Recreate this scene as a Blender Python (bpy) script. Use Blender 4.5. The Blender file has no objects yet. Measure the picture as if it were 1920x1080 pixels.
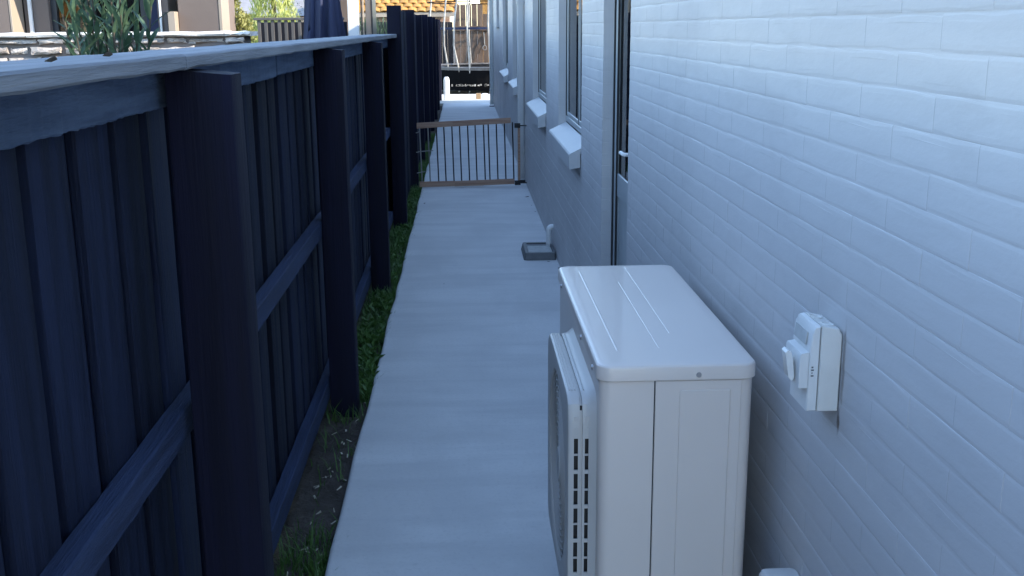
import bpy, bmesh, math, random
from mathutils import Matrix, Vector, Euler
random.seed(7)
R = math.radians
SC = bpy.context.scene
COL = SC.collection

# ------------------------------------------------------------------ camera
F, VP, NX, CH = 2000.0, (867.0, 52.0), 1020.0, 1.5
_d = Vector((VP[0]-960, 540-VP[1], -F))
_n = Vector((NX-960, -(F*F+_d.x*(NX-960))/_d.y, -F))
_Y = _d.normalized(); _Z = -_n.normalized(); _X = _Y.cross(_Z)
cd = bpy.data.cameras.new('camera'); cam = bpy.data.objects.new('camera', cd); COL.objects.link(cam)
cd.sensor_width = 36; cd.lens = F/1920*36; cd.clip_start = .05; cd.clip_end = 1000
cam.matrix_world = Matrix.Translation((0, 0, CH)) @ Matrix((_X, _Y, _Z)).to_4x4()
SC.camera = cam
# ------------------------------------------------------------------ light
ELEV, AZ = 29.0, 107.0          # sun comes over the house on the right, slightly from behind
W = bpy.data.worlds.new('World'); SC.world = W; W.use_nodes = True
nt = W.node_tree; bg = nt.nodes['Background']
sky = nt.nodes.new('ShaderNodeTexSky'); sky.sky_type = 'NISHITA'; sky.sun_disc = False
sky.sun_elevation = R(ELEV); sky.sun_rotation = R(AZ); sky.ozone_density = 1.6; sky.air_density = 1.0; sky.dust_density = .25
nt.links.new(sky.outputs[0], bg.inputs[0]); bg.inputs[1].default_value = .15
sl = bpy.data.lights.new('sun', 'SUN'); sl.energy = 2.05; sl.angle = R(.5); sl.color = (1, .9, .76)
so = bpy.data.objects.new('sun', sl); COL.objects.link(so); so.location = (20, -4, 15)
sdir = Vector((math.cos(R(ELEV))*math.sin(R(AZ)), math.cos(R(ELEV))*math.cos(R(AZ)), math.sin(R(ELEV))))
so.rotation_euler = sdir.to_track_quat('Z', 'Y').to_euler()
SC.view_settings.view_transform = 'Standard'; SC.view_settings.look = 'None'
SC.view_settings.exposure = 2.38; SC.view_settings.gamma = 1; SC.view_settings.use_curve_mapping = False
SC.cycles.max_bounces = 8; SC.cycles.diffuse_bounces = 5

# ------------------------------------------------------------------ materials
def mat(name, c1, c2=None, scale=(3, 3, 3), rough=.6, rough2=None, bump=0, bscale=None, detail=4, spec=.5, metal=0, lo=.35, hi=.65,
        spots=None, objvar=0, coat=0, obj=False, bdist=.01):
    m = bpy.data.materials.new(name); m.use_nodes = True
    t = m.node_tree; L = t.links.new; b = t.nodes['Principled BSDF']
    b.inputs['Roughness'].default_value = rough; b.inputs['Metallic'].default_value = metal
    b.inputs['Specular IOR Level'].default_value = spec; b.inputs['Coat Weight'].default_value = coat
    g = t.nodes.new('ShaderNodeNewGeometry')
    src = g.outputs['Position']
    if obj:
        tc = t.nodes.new('ShaderNodeTexCoord'); src = tc.outputs['Object']
    def noise(sc, det=detail, r=.55):
        mp = t.nodes.new('ShaderNodeMapping'); mp.inputs['Scale'].default_value = sc
        L(src, mp.inputs[0]); n = t.nodes.new('ShaderNodeTexNoise'); n.inputs['Scale'].default_value = 1
        n.inputs['Detail'].default_value = det; n.inputs['Roughness'].default_value = r
        L(mp.outputs[0], n.inputs[0]); return n
    c2 = c2 or c1
    n = noise(scale); rp = t.nodes.new('ShaderNodeMapRange'); rp.inputs[1].default_value = lo; rp.inputs[2].default_value = hi
    L(n.outputs[0], rp.inputs[0])
    mx = t.nodes.new('ShaderNodeMix'); mx.data_type = 'RGBA'
    mx.inputs[6].default_value = (*c1, 1); mx.inputs[7].default_value = (*c2, 1); L(rp.outputs[0], mx.inputs[0])
    out = mx.outputs[2]
    if spots:
        sc, thr, col, amt = spots
        n2 = noise(sc, 3); r2 = t.nodes.new('ShaderNodeMapRange'); r2.inputs[1].default_value = thr; r2.inputs[2].default_value = thr+.08
        r2.inputs[4].default_value = amt; L(n2.outputs[0], r2.inputs[0])
        m2 = t.nodes.new('ShaderNodeMix'); m2.data_type = 'RGBA'; L(r2.outputs[0], m2.inputs[0]); L(out, m2.inputs[6]); m2.inputs[7].default_value = (*col, 1); out = m2.outputs[2]
    if objvar:
        oi = t.nodes.new('ShaderNodeObjectInfo'); r3 = t.nodes.new('ShaderNodeMapRange'); r3.inputs[3].default_value = 1-objvar; r3.inputs[4].default_value = 1+objvar
        L(oi.outputs['Random'], r3.inputs[0]); hs = t.nodes.new('ShaderNodeHueSaturation'); L(r3.outputs[0], hs.inputs['Value']); L(out, hs.inputs['Color']); out = hs.outputs[0]
    L(out, b.inputs['Base Color'])
    if rough2 is not None:
        rr = t.nodes.new('ShaderNodeMapRange'); rr.inputs[3].default_value = rough; rr.inputs[4].default_value = rough2; L(rp.outputs[0], rr.inputs[0]); L(rr.outputs[0], b.inputs['Roughness'])
    if bump:
        nb = noise(bscale or scale, 5, .6); bp = t.nodes.new('ShaderNodeBump'); bp.inputs['Strength'].default_value = bump; bp.inputs['Distance'].default_value = bdist
        L(nb.outputs[0], bp.inputs['Height']); L(bp.outputs[0], b.inputs['Normal'])
    return m

M = {}
WC1, WC2 = (.535, .53, .53), (.485, .482, .486)
M['paint'] = mat('wall_paint', WC1, WC2, (1.5, 1.5, 4), .5, .62, bump=.2, bscale=(22, 22, 60), bdist=.004)
M['sillpaint'] = mat('sill_paint', (.50, .505, .505), (.46, .465, .47), (3, 3, 3), .5, bump=.3, bscale=(40, 40, 40), bdist=.003)
M['concrete'] = mat('concrete', (.56, .56, .555), (.64, .64, .63), (1.6, 2.6, 1), .75, .85, bump=.35, bscale=(60, 60, 60), bdist=.003)
M['patio'] = mat('patio_concrete', (.5, .48, .44), (.56, .54, .5), (1, 1, 1), .85)
M['soil'] = mat('soil', (.045, .036, .03), (.085, .072, .06), (9, 9, 9), .95, bump=1, bscale=(45, 45, 45), bdist=.03, spots=((30, 30, 30), .66, (.16, .14, .11), .7))
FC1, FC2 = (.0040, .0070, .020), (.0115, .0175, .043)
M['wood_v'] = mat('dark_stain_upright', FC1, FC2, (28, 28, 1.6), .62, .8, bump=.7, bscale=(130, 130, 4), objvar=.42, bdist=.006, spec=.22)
M['wood_top'] = mat('pale_stain_rail', (.062, .092, .155), (.12, .165, .25), (50, 3.0, 50), .75, .9, bump=.9, bscale=(180, 20, 180), objvar=.12, bdist=.008, spec=.3)  # top rail: paler tone than the lower rails
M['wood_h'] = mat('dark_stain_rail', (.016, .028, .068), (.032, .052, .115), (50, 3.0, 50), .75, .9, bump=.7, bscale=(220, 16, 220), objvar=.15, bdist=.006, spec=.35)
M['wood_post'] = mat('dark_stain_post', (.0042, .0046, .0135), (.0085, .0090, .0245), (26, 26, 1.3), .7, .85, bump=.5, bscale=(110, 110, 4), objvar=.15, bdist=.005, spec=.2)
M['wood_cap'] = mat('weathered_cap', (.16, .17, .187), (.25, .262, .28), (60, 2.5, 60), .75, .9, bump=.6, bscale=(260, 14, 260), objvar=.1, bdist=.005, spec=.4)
M['alu'] = mat('window_frame_paint', (.42, .44, .44), (.46, .48, .48), (4, 4, 4), .4)
M['alu_dark'] = mat('window_gasket', (.02, .02, .022), rough=.7)
M['door'] = mat('door_paint', (.33, .36, .37), (.37, .40, .41), (4, 4, 2), .38)
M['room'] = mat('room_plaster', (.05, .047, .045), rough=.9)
M['curtain'] = mat('curtain', (.5, .5, .5), (.38, .38, .38), (1, 40, 1), .9)
M['ac'] = mat('enamel', (.65, .57, .51), (.675, .595, .535), (2, 2, 2), .30, .36, bump=.03, bscale=(180, 180, 180), coat=.25, spec=.5, bdist=.001)
M['ac_end'] = M['ac']
M['ac_plastic'] = mat('grey_white_plastic', (.45, .43, .405), (.49, .465, .44), (3, 3, 3), .42)
M['black'] = mat('black_plastic', (.012, .012, .014), rough=.6)
M['screw'] = mat('screw_metal', (.35, .35, .36), rough=.35, metal=.8)
M['iso'] = mat('switch_plastic', (.66, .65, .615), (.60, .59, .55), (14, 14, 14), .4, .5)
M['iso2'] = mat('switch_cover_plastic', (.68, .68, .66), (.64, .64, .62), (14, 14, 14), .35)
M['pvc'] = mat('white_pvc', (.75, .76, .75), rough=.35)
M['gullygrey'] = mat('grey_plastic', (.10, .105, .11), (.14, .145, .15), (20, 20, 20), .6)
M['grate'] = mat('pale_grate', (.50, .51, .50), (.40, .41, .40), (25, 25, 25), .6)
M['gatewood'] = mat('gate_timber', (.30, .17, .115), (.42, .27, .19), (3, 40, 60), .55, bump=.3, bscale=(5, 60, 60))
M['gatebar'] = mat('gate_bar_metal', (.03, .03, .035), rough=.4, metal=.4)
M['gatebar_l'] = mat('gate_bar_worn', (.30, .29, .27), rough=.5, metal=.3)
M['cord'] = mat('pale_cord', (.26, .26, .25), rough=.8)
M['gutter'] = mat('gutter_steel', (.10, .105, .11), rough=.4)
M['roofmetal'] = mat('dark_roof', (.06, .06, .065), rough=.55)
M['stone'] = mat('schist', (.34, .29, .25), (.56, .50, .44), (9, 9, 16), .85, bump=1, bscale=(30, 30, 45), objvar=.22, bdist=.02)
M['stonecap'] = mat('pale_stone_cap', (.60, .56, .49), (.70, .66, .60), (8, 8, 8), .85, bump=.8, bscale=(25, 25, 25), bdist=.02)
M['mortar'] = mat('dark_mortar', (.16, .14, .13), rough=.95)
M['brown'] = mat('brown_plaster', (.155, .118, .098), (.175, .135, .112), (2, 2, 2), .85, bump=.3, bscale=(60, 60, 60), bdist=.004)
M['cream'] = mat('cream_paint_and_sunlit_side', (.34, .275, .21), rough=.6)  # cream paint, also used for sunlit side faces put into colour
M['darkframe'] = mat('dark_joinery', (.02, .02, .024), rough=.45)
M['white'] = mat('white_paint', (.78, .77, .74), rough=.55)
M['navy'] = mat('navy_canvas', (.012, .018, .05), (.02, .028, .07), (6, 6, 2), .8)
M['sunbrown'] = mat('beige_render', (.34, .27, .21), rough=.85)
M['orange'] = mat('orange_roof_tile', (.36, .165, .03), (.46, .23, .05), (7, 7, 7), .8, bump=.8, bscale=(18, 18, 18), objvar=.12, bdist=.03)
M['greyroof'] = mat('grey_roof_tile', (.20, .19, .19), (.25, .24, .24), (3, 3, 3), .8)
M['cedar'] = mat('weathered_gate_board', (.095, .060, .040), (.165, .108, .072), (14, 14, 1.5), .85, bump=.5, bscale=(50, 50, 4), objvar=.15)
M['darkfence'] = mat('dark_fence_paint', (.008, .009, .014), (.014, .015, .022), (8, 8, 2), .8, spec=.2)
M['slat'] = mat('grey_slat', (.075, .068, .063), (.11, .10, .09), (14, 14, 2), .75, objvar=.1)
M['foam'] = mat('faded_foam', (.26, .24, .21), (.50, .47, .42), (10, 10, 4), .8)
M['steel'] = mat('galvanised', (.34, .34, .34), rough=.4, metal=.7)
M['mat_black'] = mat('jump_mat', (.004, .004, .0045), rough=.9, spec=.1)
M['pad'] = mat('spring_pad', (.10, .09, .08), (.16, .15, .14), (8, 8, 8), .7)
M['card'] = mat('cardboard', (.36, .24, .13), rough=.85)
M['bark'] = mat('bark', (.05, .045, .03), (.08, .065, .045), (20, 20, 5), .9)
M['straw'] = mat('dry_straw', (.38, .34, .26), (.5, .46, .36), (30, 30, 30), .8)

def leafmat(name, c1, c2, sc=(15, 15, 15), rough=.45, trans=.35, objvar=.15):
    m = mat(name, c1, c2, sc, rough, objvar=objvar)
    t = m.node_tree; b = t.nodes['Principled BSDF']; out = t.nodes['Material Output']
    src = b.inputs['Base Color'].links[0].from_socket
    tr = t.nodes.new('ShaderNodeBsdfTranslucent'); t.links.new(src, tr.inputs[0])
    mx = t.nodes.new('ShaderNodeMixShader'); mx.inputs[0].default_value = trans
    t.links.new(b.outputs[0], mx.inputs[1]); t.links.new(tr.outputs[0], mx.inputs[2]); t.links.new(mx.outputs[0], out.inputs[0])
    return m
M['leaf'] = leafmat('dark_green_leaf', (.05, .10, .06), (.09, .15, .085))
M['bushleaf'] = leafmat('yellow_green_leaf', (.27, .28, .07), (.44, .42, .15), (12, 12, 12))
M['conifer'] = leafmat('conifer_green', (.34, .38, .09), (.52, .52, .18), (9, 9, 3))
M['grass'] = leafmat('grass_green', (.055, .13, .028), (.11, .21, .05), (25, 25, 25))
M['hedge'] = leafmat('hedge_green', (.03, .06, .03), (.06, .10, .04), (12, 12, 12))
M['dryleaf'] = mat('dry_leaf', (.05, .035, .025), (.10, .08, .06), (60, 60, 60), .8)

def glassmat():
    m = bpy.data.materials.new('window_glass'); m.use_nodes = True; t = m.node_tree; t.nodes.clear(); L = t.links.new
    o = t.nodes.new('ShaderNodeOutputMaterial'); mx = t.nodes.new('ShaderNodeMixShader')
    fr = t.nodes.new('ShaderNodeFresnel'); fr.inputs[0].default_value = 1.55
    tr = t.nodes.new('ShaderNodeBsdfTransparent'); tr.inputs[0].default_value = (.30, .33, .36, 1)
    gl = t.nodes.new('ShaderNodeBsdfGlossy'); gl.inputs['Roughness'].default_value = .015
    L(fr.outputs[0], mx.inputs[0]); L(tr.outputs[0], mx.inputs[1]); L(gl.outputs[0], mx.inputs[2]); L(mx.outputs[0], o.inputs[0])
    return m
M['glass'] = glassmat()
def netmat():
    m = bpy.data.materials.new('black_netting'); m.use_nodes = True; t = m.node_tree; L = t.links.new; b = t.nodes['Principled BSDF']
    b.inputs['Base Color'].default_value = (.02, .02, .022, 1); b.inputs['Roughness'].default_value = .8
    o = t.nodes['Material Output']; tr = t.nodes.new('ShaderNodeBsdfTransparent'); mx = t.nodes.new('ShaderNodeMixShader'); mx.inputs[0].default_value = .10
    L(tr.outputs[0], mx.inputs[1]); L(b.outputs[0], mx.inputs[2]); L(mx.outputs[0], o.inputs[0]); return m
M['net'] = netmat()

# extra nodes: transverse trowel bands on the path and a dirty run under the switch on the wall
def band(m, axis_scale, dark, amt, thr):
    t = m.node_tree; L = t.links.new; b = t.nodes['Principled BSDF']; src = b.inputs['Base Color'].links[0].from_socket
    g = t.nodes.new('ShaderNodeNewGeometry'); mp = t.nodes.new('ShaderNodeMapping'); mp.inputs['Scale'].default_value = axis_scale; L(g.outputs['Position'], mp.inputs[0])
    n = t.nodes.new('ShaderNodeTexNoise'); n.inputs['Scale'].default_value = 1; n.inputs['Detail'].default_value = 6; n.inputs['Roughness'].default_value = .6; n.inputs['Distortion'].default_value = .4; L(mp.outputs[0], n.inputs[0])
    r = t.nodes.new('ShaderNodeMapRange'); r.inputs[1].default_value = thr; r.inputs[2].default_value = thr+.2; r.inputs[4].default_value = amt; L(n.outputs[0], r.inputs[0])
    mx = t.nodes.new('ShaderNodeMix'); mx.data_type = 'RGBA'; L(r.outputs[0], mx.inputs[0]); L(src, mx.inputs[6]); mx.inputs[7].default_value = (*dark, 1); L(mx.outputs[2], b.inputs['Base Color'])
band(M['concrete'], (.8, 6, 1), (.44, .445, .45), .45, .47)
band(M['concrete'], (70, 70, 1), (.42, .42, .42), .35, .52)
band(M['concrete'], (2.2, 1.0, 1), (.47, .475, .475), .5, .48)
def stain(m, cy, cz, ry, rz, col, amt):
    t = m.node_tree; L = t.links.new; b = t.nodes['Principled BSDF']; src = b.inputs['Base Color'].links[0].from_socket
    g = t.nodes.new('ShaderNodeNewGeometry'); mp = t.nodes.new('ShaderNodeMapping'); mp.inputs['Location'].default_value = (0, -cy/ry, -cz/rz); mp.inputs['Scale'].default_value = (0, 1/ry, 1/rz); L(g.outputs['Position'], mp.inputs[0])
    n = t.nodes.new('ShaderNodeTexNoise'); n.inputs['Scale'].default_value = 60; L(g.outputs['Position'], n.inputs[0])
    ln = t.nodes.new('ShaderNodeVectorMath'); ln.operation = 'LENGTH'; L(mp.outputs[0], ln.inputs[0])
    ad = t.nodes.new('ShaderNodeMath'); ad.operation = 'ADD'; L(ln.outputs['Value'], ad.inputs[0]); L(n.outputs[0], ad.inputs[1])
    r = t.nodes.new('ShaderNodeMapRange'); r.inputs[1].default_value = 1.5; r.inputs[2].default_value = .9; r.inputs[3].default_value = 0; r.inputs[4].default_value = amt; L(ad.outputs[0], r.inputs[0])
    mx = t.nodes.new('ShaderNodeMix'); mx.data_type = 'RGBA'; L(r.outputs[0], mx.inputs[0]); L(src, mx.inputs[6]); mx.inputs[7].default_value = (*col, 1); L(mx.outputs[2], b.inputs['Base Color'])
band(M['paint'], (1, 2.2, 5), (.40, .395, .40), .45, .52)
stain(M['paint'], 1.612, .872, .008, .026, (.10, .075, .06), .9)
stain(M['paint'], 1.605, .97, .008, .08, (.16, .13, .11), .7)

# ------------------------------------------------------------------ mesh helpers
ORG = {}
def world_origin(o): return ORG.get(o.name, Vector((0, 0, 0))) if o else Vector((0, 0, 0))
class MB:
    def __init__(s): s.v = []; s.f = []
    def quad(s, a, b, c, d):
        i = len(s.v); s.v += [a, b, c, d]; s.f.append((i, i+1, i+2, i+3))
    def box(s, x0, x1, y0, y1, z0, z1, bev=0):
        if bev <= 0:
            i = len(s.v)
            s.v += [(x0, y0, z0), (x1, y0, z0), (x1, y1, z0), (x0, y1, z0), (x0, y0, z1), (x1, y0, z1), (x1, y1, z1), (x0, y1, z1)]
            s.f += [tuple(i+k for k in q) for q in ((3, 2, 1, 0), (4, 5, 6, 7), (0, 1, 5, 4), (1, 2, 6, 5), (2, 3, 7, 6), (3, 0, 4, 7))]
        else:
            b = min(bev, (x1-x0)/2.2, (y1-y0)/2.2, (z1-z0)/2.2); i = len(s.v); idx = {}
            for sx in (0, 1):
                for sy in (0, 1):
                    for sz in (0, 1):
                        X, Y, Z = (x0, x1)[sx], (y0, y1)[sy], (z0, z1)[sz]; ix = b*(1-2*sx); iy = b*(1-2*sy); iz = b*(1-2*sz)
                        for ax, p in (('x', (X, Y+iy, Z+iz)), ('y', (X+ix, Y, Z+iz)), ('z', (X+ix, Y+iy, Z))):
                            idx[(sx, sy, sz, ax)] = len(s.v); s.v.append(p)
            g = lambda a, b_, c, ax: idx[(a, b_, c, ax)]
            s.f += [(g(0,0,0,'x'), g(0,0,1,'x'), g(0,1,1,'x'), g(0,1,0,'x')), (g(1,0,0,'x'), g(1,1,0,'x'), g(1,1,1,'x'), g(1,0,1,'x')),
                    (g(0,0,0,'y'), g(1,0,0,'y'), g(1,0,1,'y'), g(0,0,1,'y')), (g(0,1,0,'y'), g(0,1,1,'y'), g(1,1,1,'y'), g(1,1,0,'y')),
                    (g(0,0,0,'z'), g(0,1,0,'z'), g(1,1,0,'z'), g(1,0,0,'z')), (g(0,0,1,'z'), g(1,0,1,'z'), g(1,1,1,'z'), g(0,1,1,'z'))]
            for a in (0, 1):
                for c in (0, 1):
                    s.f += [(g(a,c,0,'x'), g(a,c,1,'x'), g(a,c,1,'y'), g(a,c,0,'y')), (g(a,0,c,'x'), g(a,1,c,'x'), g(a,1,c,'z'), g(a,0,c,'z')), (g(0,a,c,'y'), g(1,a,c,'y'), g(1,a,c,'z'), g(0,a,c,'z'))]
                    for e in (0, 1): s.f.append((g(a,c,e,'x'), g(a,c,e,'y'), g(a,c,e,'z')))
        return s
    def prism(s, poly, axis, a, b):                     # poly in the two other axes, extruded along axis
        def P(u, v, w): return {'x': (w, u, v), 'y': (u, w, v), 'z': (u, v, w)}[axis]
        i = len(s.v); n = len(poly)
        s.v += [P(u, v, a) for u, v in poly] + [P(u, v, b) for u, v in poly]
        s.f.append(tuple(range(i+n-1, i-1, -1))); s.f.append(tuple(range(i+n, i+2*n)))
        for k in range(n): s.f.append((i+k, i+(k+1) % n, i+n+(k+1) % n, i+n+k))
        return s
    def tube(s, pts, r, n=8, caps=True):
        pts = [Vector(p) for p in pts]; rr = r if isinstance(r, (list, tuple)) else [r]*len(pts); rings = []; up0 = None
        for k, p in enumerate(pts):
            t = ((pts[min(k+1, len(pts)-1)]-pts[max(k-1, 0)])).normalized()
            up = Vector((0, 0, 1)) if abs(t.z) < .9 else Vector((0, 1, 0))
            if up0 is not None: up = up0
            a = t.cross(up).normalized(); b = a.cross(t).normalized(); up0 = b
            i = len(s.v); rings.append(i)
            s.v += [tuple(p+rr[k]*(math.cos(2*math.pi*q/n)*a+math.sin(2*math.pi*q/n)*b)) for q in range(n)]
        for k in range(len(rings)-1):
            for q in range(n): s.f.append((rings[k]+q, rings[k]+(q+1) % n, rings[k+1]+(q+1) % n, rings[k+1]+q))
        if caps: s.f.append(tuple(rings[0]+q for q in range(n-1, -1, -1))); s.f.append(tuple(rings[-1]+q for q in range(n)))
        return s
    def loops(s, loops, cap0=True, cap1=True):
        st = []
        for lp in loops: st.append(len(s.v)); s.v += [tuple(p) for p in lp]
        n = len(loops[0])
        for k in range(len(st)-1):
            for q in range(n): s.f.append((st[k]+q, st[k]+(q+1) % n, st[k+1]+(q+1) % n, st[k+1]+q))
        if cap0: s.f.append(tuple(st[0]+q for q in range(n-1, -1, -1)))
        if cap1: s.f.append(tuple(st[-1]+q for q in range(n)))
        return s
    def mesh(s, name, m, org=Vector((0, 0, 0)), smooth=False, fix=True):
        me = bpy.data.meshes.new(name); me.from_pydata([tuple(Vector(p)-org) for p in s.v], [], s.f)
        if fix:
            bm = bmesh.new(); bm.from_mesh(me); bmesh.ops.remove_doubles(bm, verts=bm.verts, dist=1e-6); bmesh.ops.recalc_face_normals(bm, faces=bm.faces); bm.to_mesh(me); bm.free()
        me.materials.append(m if not isinstance(m, str) else M[m])
        if smooth:
            me.shade_smooth()
            if smooth != 'all': me.set_sharp_from_angle(angle=R(smooth if smooth is not True else 40))
        me.update(); return me
    def build(s, name, m, parent=None, label=None, cat=None, group=None, kind=None, smooth=False, fix=True, base=False):
        xs = [p[0] for p in s.v]; ys = [p[1] for p in s.v]; zs = [p[2] for p in s.v]
        org = Vector(((min(xs)+max(xs))/2, (min(ys)+max(ys))/2, min(zs) if base or parent is None else (min(zs)+max(zs))/2))
        o = bpy.data.objects.new(name, s.mesh(name, m, org, smooth, fix)); COL.objects.link(o)
        o.location = org-world_origin(parent)
        if parent: o.parent = parent
        ORG[o.name] = org
        tag(o, label, cat, group, kind); return o
def tag(o, label=None, cat=None, group=None, kind=None):
    if label: o['label'] = label
    if cat: o['category'] = cat
    if group: o['group'] = group
    if kind: o['kind'] = kind
def thing(name, loc, label, cat, group=None):
    o = bpy.data.objects.new(name, None); COL.objects.link(o); o.location = loc; o.empty_display_size = .1; ORG[o.name] = Vector(loc)
    tag(o, label, cat, group); return o
def piece(name, me, parent, loc, rot=None, scale=None):   # an object that shares mesh data; loc in the world
    o = bpy.data.objects.new(name, me); COL.objects.link(o); o.parent = parent; o.location = Vector(loc)-world_origin(parent); ORG[o.name] = Vector(loc)
    if rot is not None: o.rotation_euler = rot
    if scale is not None: o.scale = scale
    return o
def rrect(x0, x1, y0, y1, r, n=5):
    out = []
    for cx, cy, a0 in ((x1-r, y1-r, 0), (x0+r, y1-r, 90), (x0+r, y0+r, 180), (x1-r, y0+r, 270)):
        for k in range(n+1):
            a = R(a0+90*k/n); out.append((cx+r*math.cos(a), cy+r*math.sin(a)))
    return out
U = random.uniform

# ------------------------------------------------------------------ setting: ground, path, patio
PX0, PX1, WX = -.42, .60, .60
SOIL = -.06
g = MB(); nx, ny = 40, 60
g.quad((-400, -300, SOIL-.05), (400, -300, SOIL-.05), (400, 600, SOIL-.05), (-400, 600, SOIL-.05))
g.build('ground', 'soil', kind='structure')
# strip of earth between fence and path, slightly uneven
g = MB(); xs = [-.75+.33*k/10 for k in range(11)]+[-.405]; ys = [-2+24.5*k/300 for k in range(301)]
for y in ys:
    for x in xs: g.v.append((x, y, SOIL+(U(-.008, .012) if x < -.43 else -.005)))
n = len(xs)
for j in range(len(ys)-1):
    for i in range(n-1): g.f.append((j*n+i, j*n+i+1, (j+1)*n+i+1, (j+1)*n+i))
g.build('soil_strip', 'soil', kind='structure', smooth='all')
p = MB(); ys = [-6+28.2*k/120 for k in range(121)]
loops = []
for y in ys:
    e = .003*math.sin(y*3.1)+.0025*math.sin(y*7.7+1)+U(-.0015, .0015)
    if 5.9 < y < 6.2: e += .008
    loops.append([(PX0+e, y, -.12), (PX0+e, y, -.014), (PX0+e+.004, y, -.005), (PX0+e+.012, y, -.001), (PX0+e+.02, y, 0), (.615, y, 0), (.615, y, -.12)])
p.loops(loops); p.build('path', 'concrete', kind='structure', smooth=50)
p = MB(); p.box(-3.2, 4.5, 22.21, 25.3, -.12, -.006); p.build('patio', 'patio', kind='structure')
p = MB(); p.box(-7, 6.0, -20, -6.02, -.12, -.006); p.build('driveway', 'patio', kind='structure')

# ------------------------------------------------------------------ the house on the right
H0, H1, HT = -.6, 21.45, 2.6765
house = thing('brick_house', (WX+3.5, 10, 0), 'long single storey house with white painted brick wall along the concrete path', 'house')
CO = .0505
OPEN = [(3.90, 4.65, 2*CO, 43*CO), (5.49, 6.83, 17*CO, 43*CO), (7.85, 9.35, 17*CO, 43*CO), (11.75, 13.1, 17*CO, 43*CO), (14.5, 16.3, 17*CO, 43*CO), (17.9, 19.3, 31*CO, 43*CO)]
# backing leaf behind the bricks, round the openings
bk = MB(); cuts = sorted(OPEN); y = H0+.003
for (a, b, z0, z1) in cuts:
    bk.box(.6009, .80, y, a-.004, -.1, HT-.002)
    bk.box(.6009, .80, a-.004, b+.004, z1+.004, HT-.002)
    bk.box(.6009, .80, a-.004, b+.004, -.1, z0-.004)
    y = b+.004
bk.box(.6009, .80, y, H1-.003, -.1, HT-.002)
bk.build('wall', 'paint', house)
eb = MB(); eb.box(.803, 8.2, H1-.2, H1-.01, -.1, HT); eb.box(.803, 8.2, H0+.01, H0+.2, -.1, HT); eb.box(8.01, 8.2, H0+.21, H1-.21, -.1, HT)
eb.build('wall', 'paint', house)
def brick_mb(L, h, tilt=0, rag=0):
    b = MB(); ns = 4 if rag else 1
    jt = [U(-rag, rag) for _ in range(ns+1)]; jb = [U(-rag, rag) for _ in range(ns+1)]; jd = [U(-.0002, .0002) if rag else 0 for _ in range(2*ns+2)]
    def ring(iy, iz, x, k=1, g=.0004):
        out = []
        for q in range(ns+1): out.append((x+tilt*(q/ns-.5)+k*jd[q], (g*.06)+iy+(L-.12*g-2*iy)*q/ns, g+iz+k*max(jb[q], -iz*.7)))
        for q in range(ns, -1, -1): out.append((x+tilt*(q/ns-.5)+k*jd[ns+1+q], (g*.06)+iy+(L-.12*g-2*iy)*q/ns, h-g-iz+k*min(jt[q], iz*.7)))
        return out
    b.loops([ring(0, 0, .098, 0), ring(0, 0, .0008, 0), ring(.0003, .0020, .0005), ring(.0006, .0048, .00014), ring(.0012, .0110, 0)], cap0=False)
    return b
FULL = [brick_mb(.26, CO, t, .0022).mesh('brick', 'paint', Vector((0, 0, 0))) for t in (-.0002, -.0001, .0001, .0002, 0, .0001, -.0001, .0001)]
bricks = []
for k in range(53):
    z = k*CO; y = H0-(.13 if k % 2 else 0)
    rowoff = U(-.0005, .0005)
    while y < H1-.02:
        a, b = max(y, H0), min(y+.26, H1); segs = [(a, b)]
        for (oa, ob, z0, z1) in OPEN:
            if z0-.01 < z and z+CO < z1+.01:
                ns = []
                for (p0, p1) in segs:
                    if p1 <= oa or p0 >= ob: ns.append((p0, p1))
                    else:
                        if p0 < oa-.012: ns.append((p0, oa))
                        if p1 > ob+.012: ns.append((ob, p1))
                segs = ns
        for (p0, p1) in segs:
            if p1-p0 > .012: bricks.append((p0, p1, z, rowoff+U(-.00018, .00018)))
        y += .26
def brick_rank(b):
    y = max((b[0]+b[1])/2, .01); z = b[2]
    if b[0] < 1.0: return 0
    zlim = 1.5+(52/2000)*y; zl2 = 1.5-.52*y
    if z > zlim or z+CO < zl2: return 0
    if 1.9 < y and y < 4.6 and z < 1.5-.235*y-.0: return 0     # behind the heat pump
    return (b[1]-b[0])/y**3
bricks.sort(key=brick_rank, reverse=True)
rest = MB()
for i, (p0, p1, z, dx) in enumerate(bricks):
    if i < 300 and brick_rank((p0, p1, z, dx)) > 0:
        if abs(p1-p0-.26) < 1e-4: me = random.choice(FULL)
        else: me = brick_mb(p1-p0, CO, 0, .002).mesh('brick', 'paint', Vector((0, 0, 0)))
        piece('brick', me, house, (WX+dx, p0, z), (0, U(-.004, .004), 0))
    else:
        bm_ = brick_mb(p1-p0, CO); o_ = len(rest.v)
        rest.v += [(q[0]+WX+dx, q[1]+p0, q[2]+z) for q in bm_.v]; rest.f += [tuple(o_+q for q in f) for f in bm_.f]
rest.build('brickwork', 'paint', house, kind='stuff', fix=False)
# rooms seen through the glass
rm = MB(); rm.box(4.2, 4.3, H0+.3, H1-.3, 0, 2.6); rm.box(.81, 4.2, H0+.3, H1-.3, -.05, .05); rm.box(.81, 8, H0+.21, H1-.21, 2.55, 2.6)
for yy in (4.9, 7.3, 10.4, 13.8, 17.1): rm.box(.81, 4.2, yy, yy+.1, .06, 2.54)
rm.build('room', 'room', house)
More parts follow.
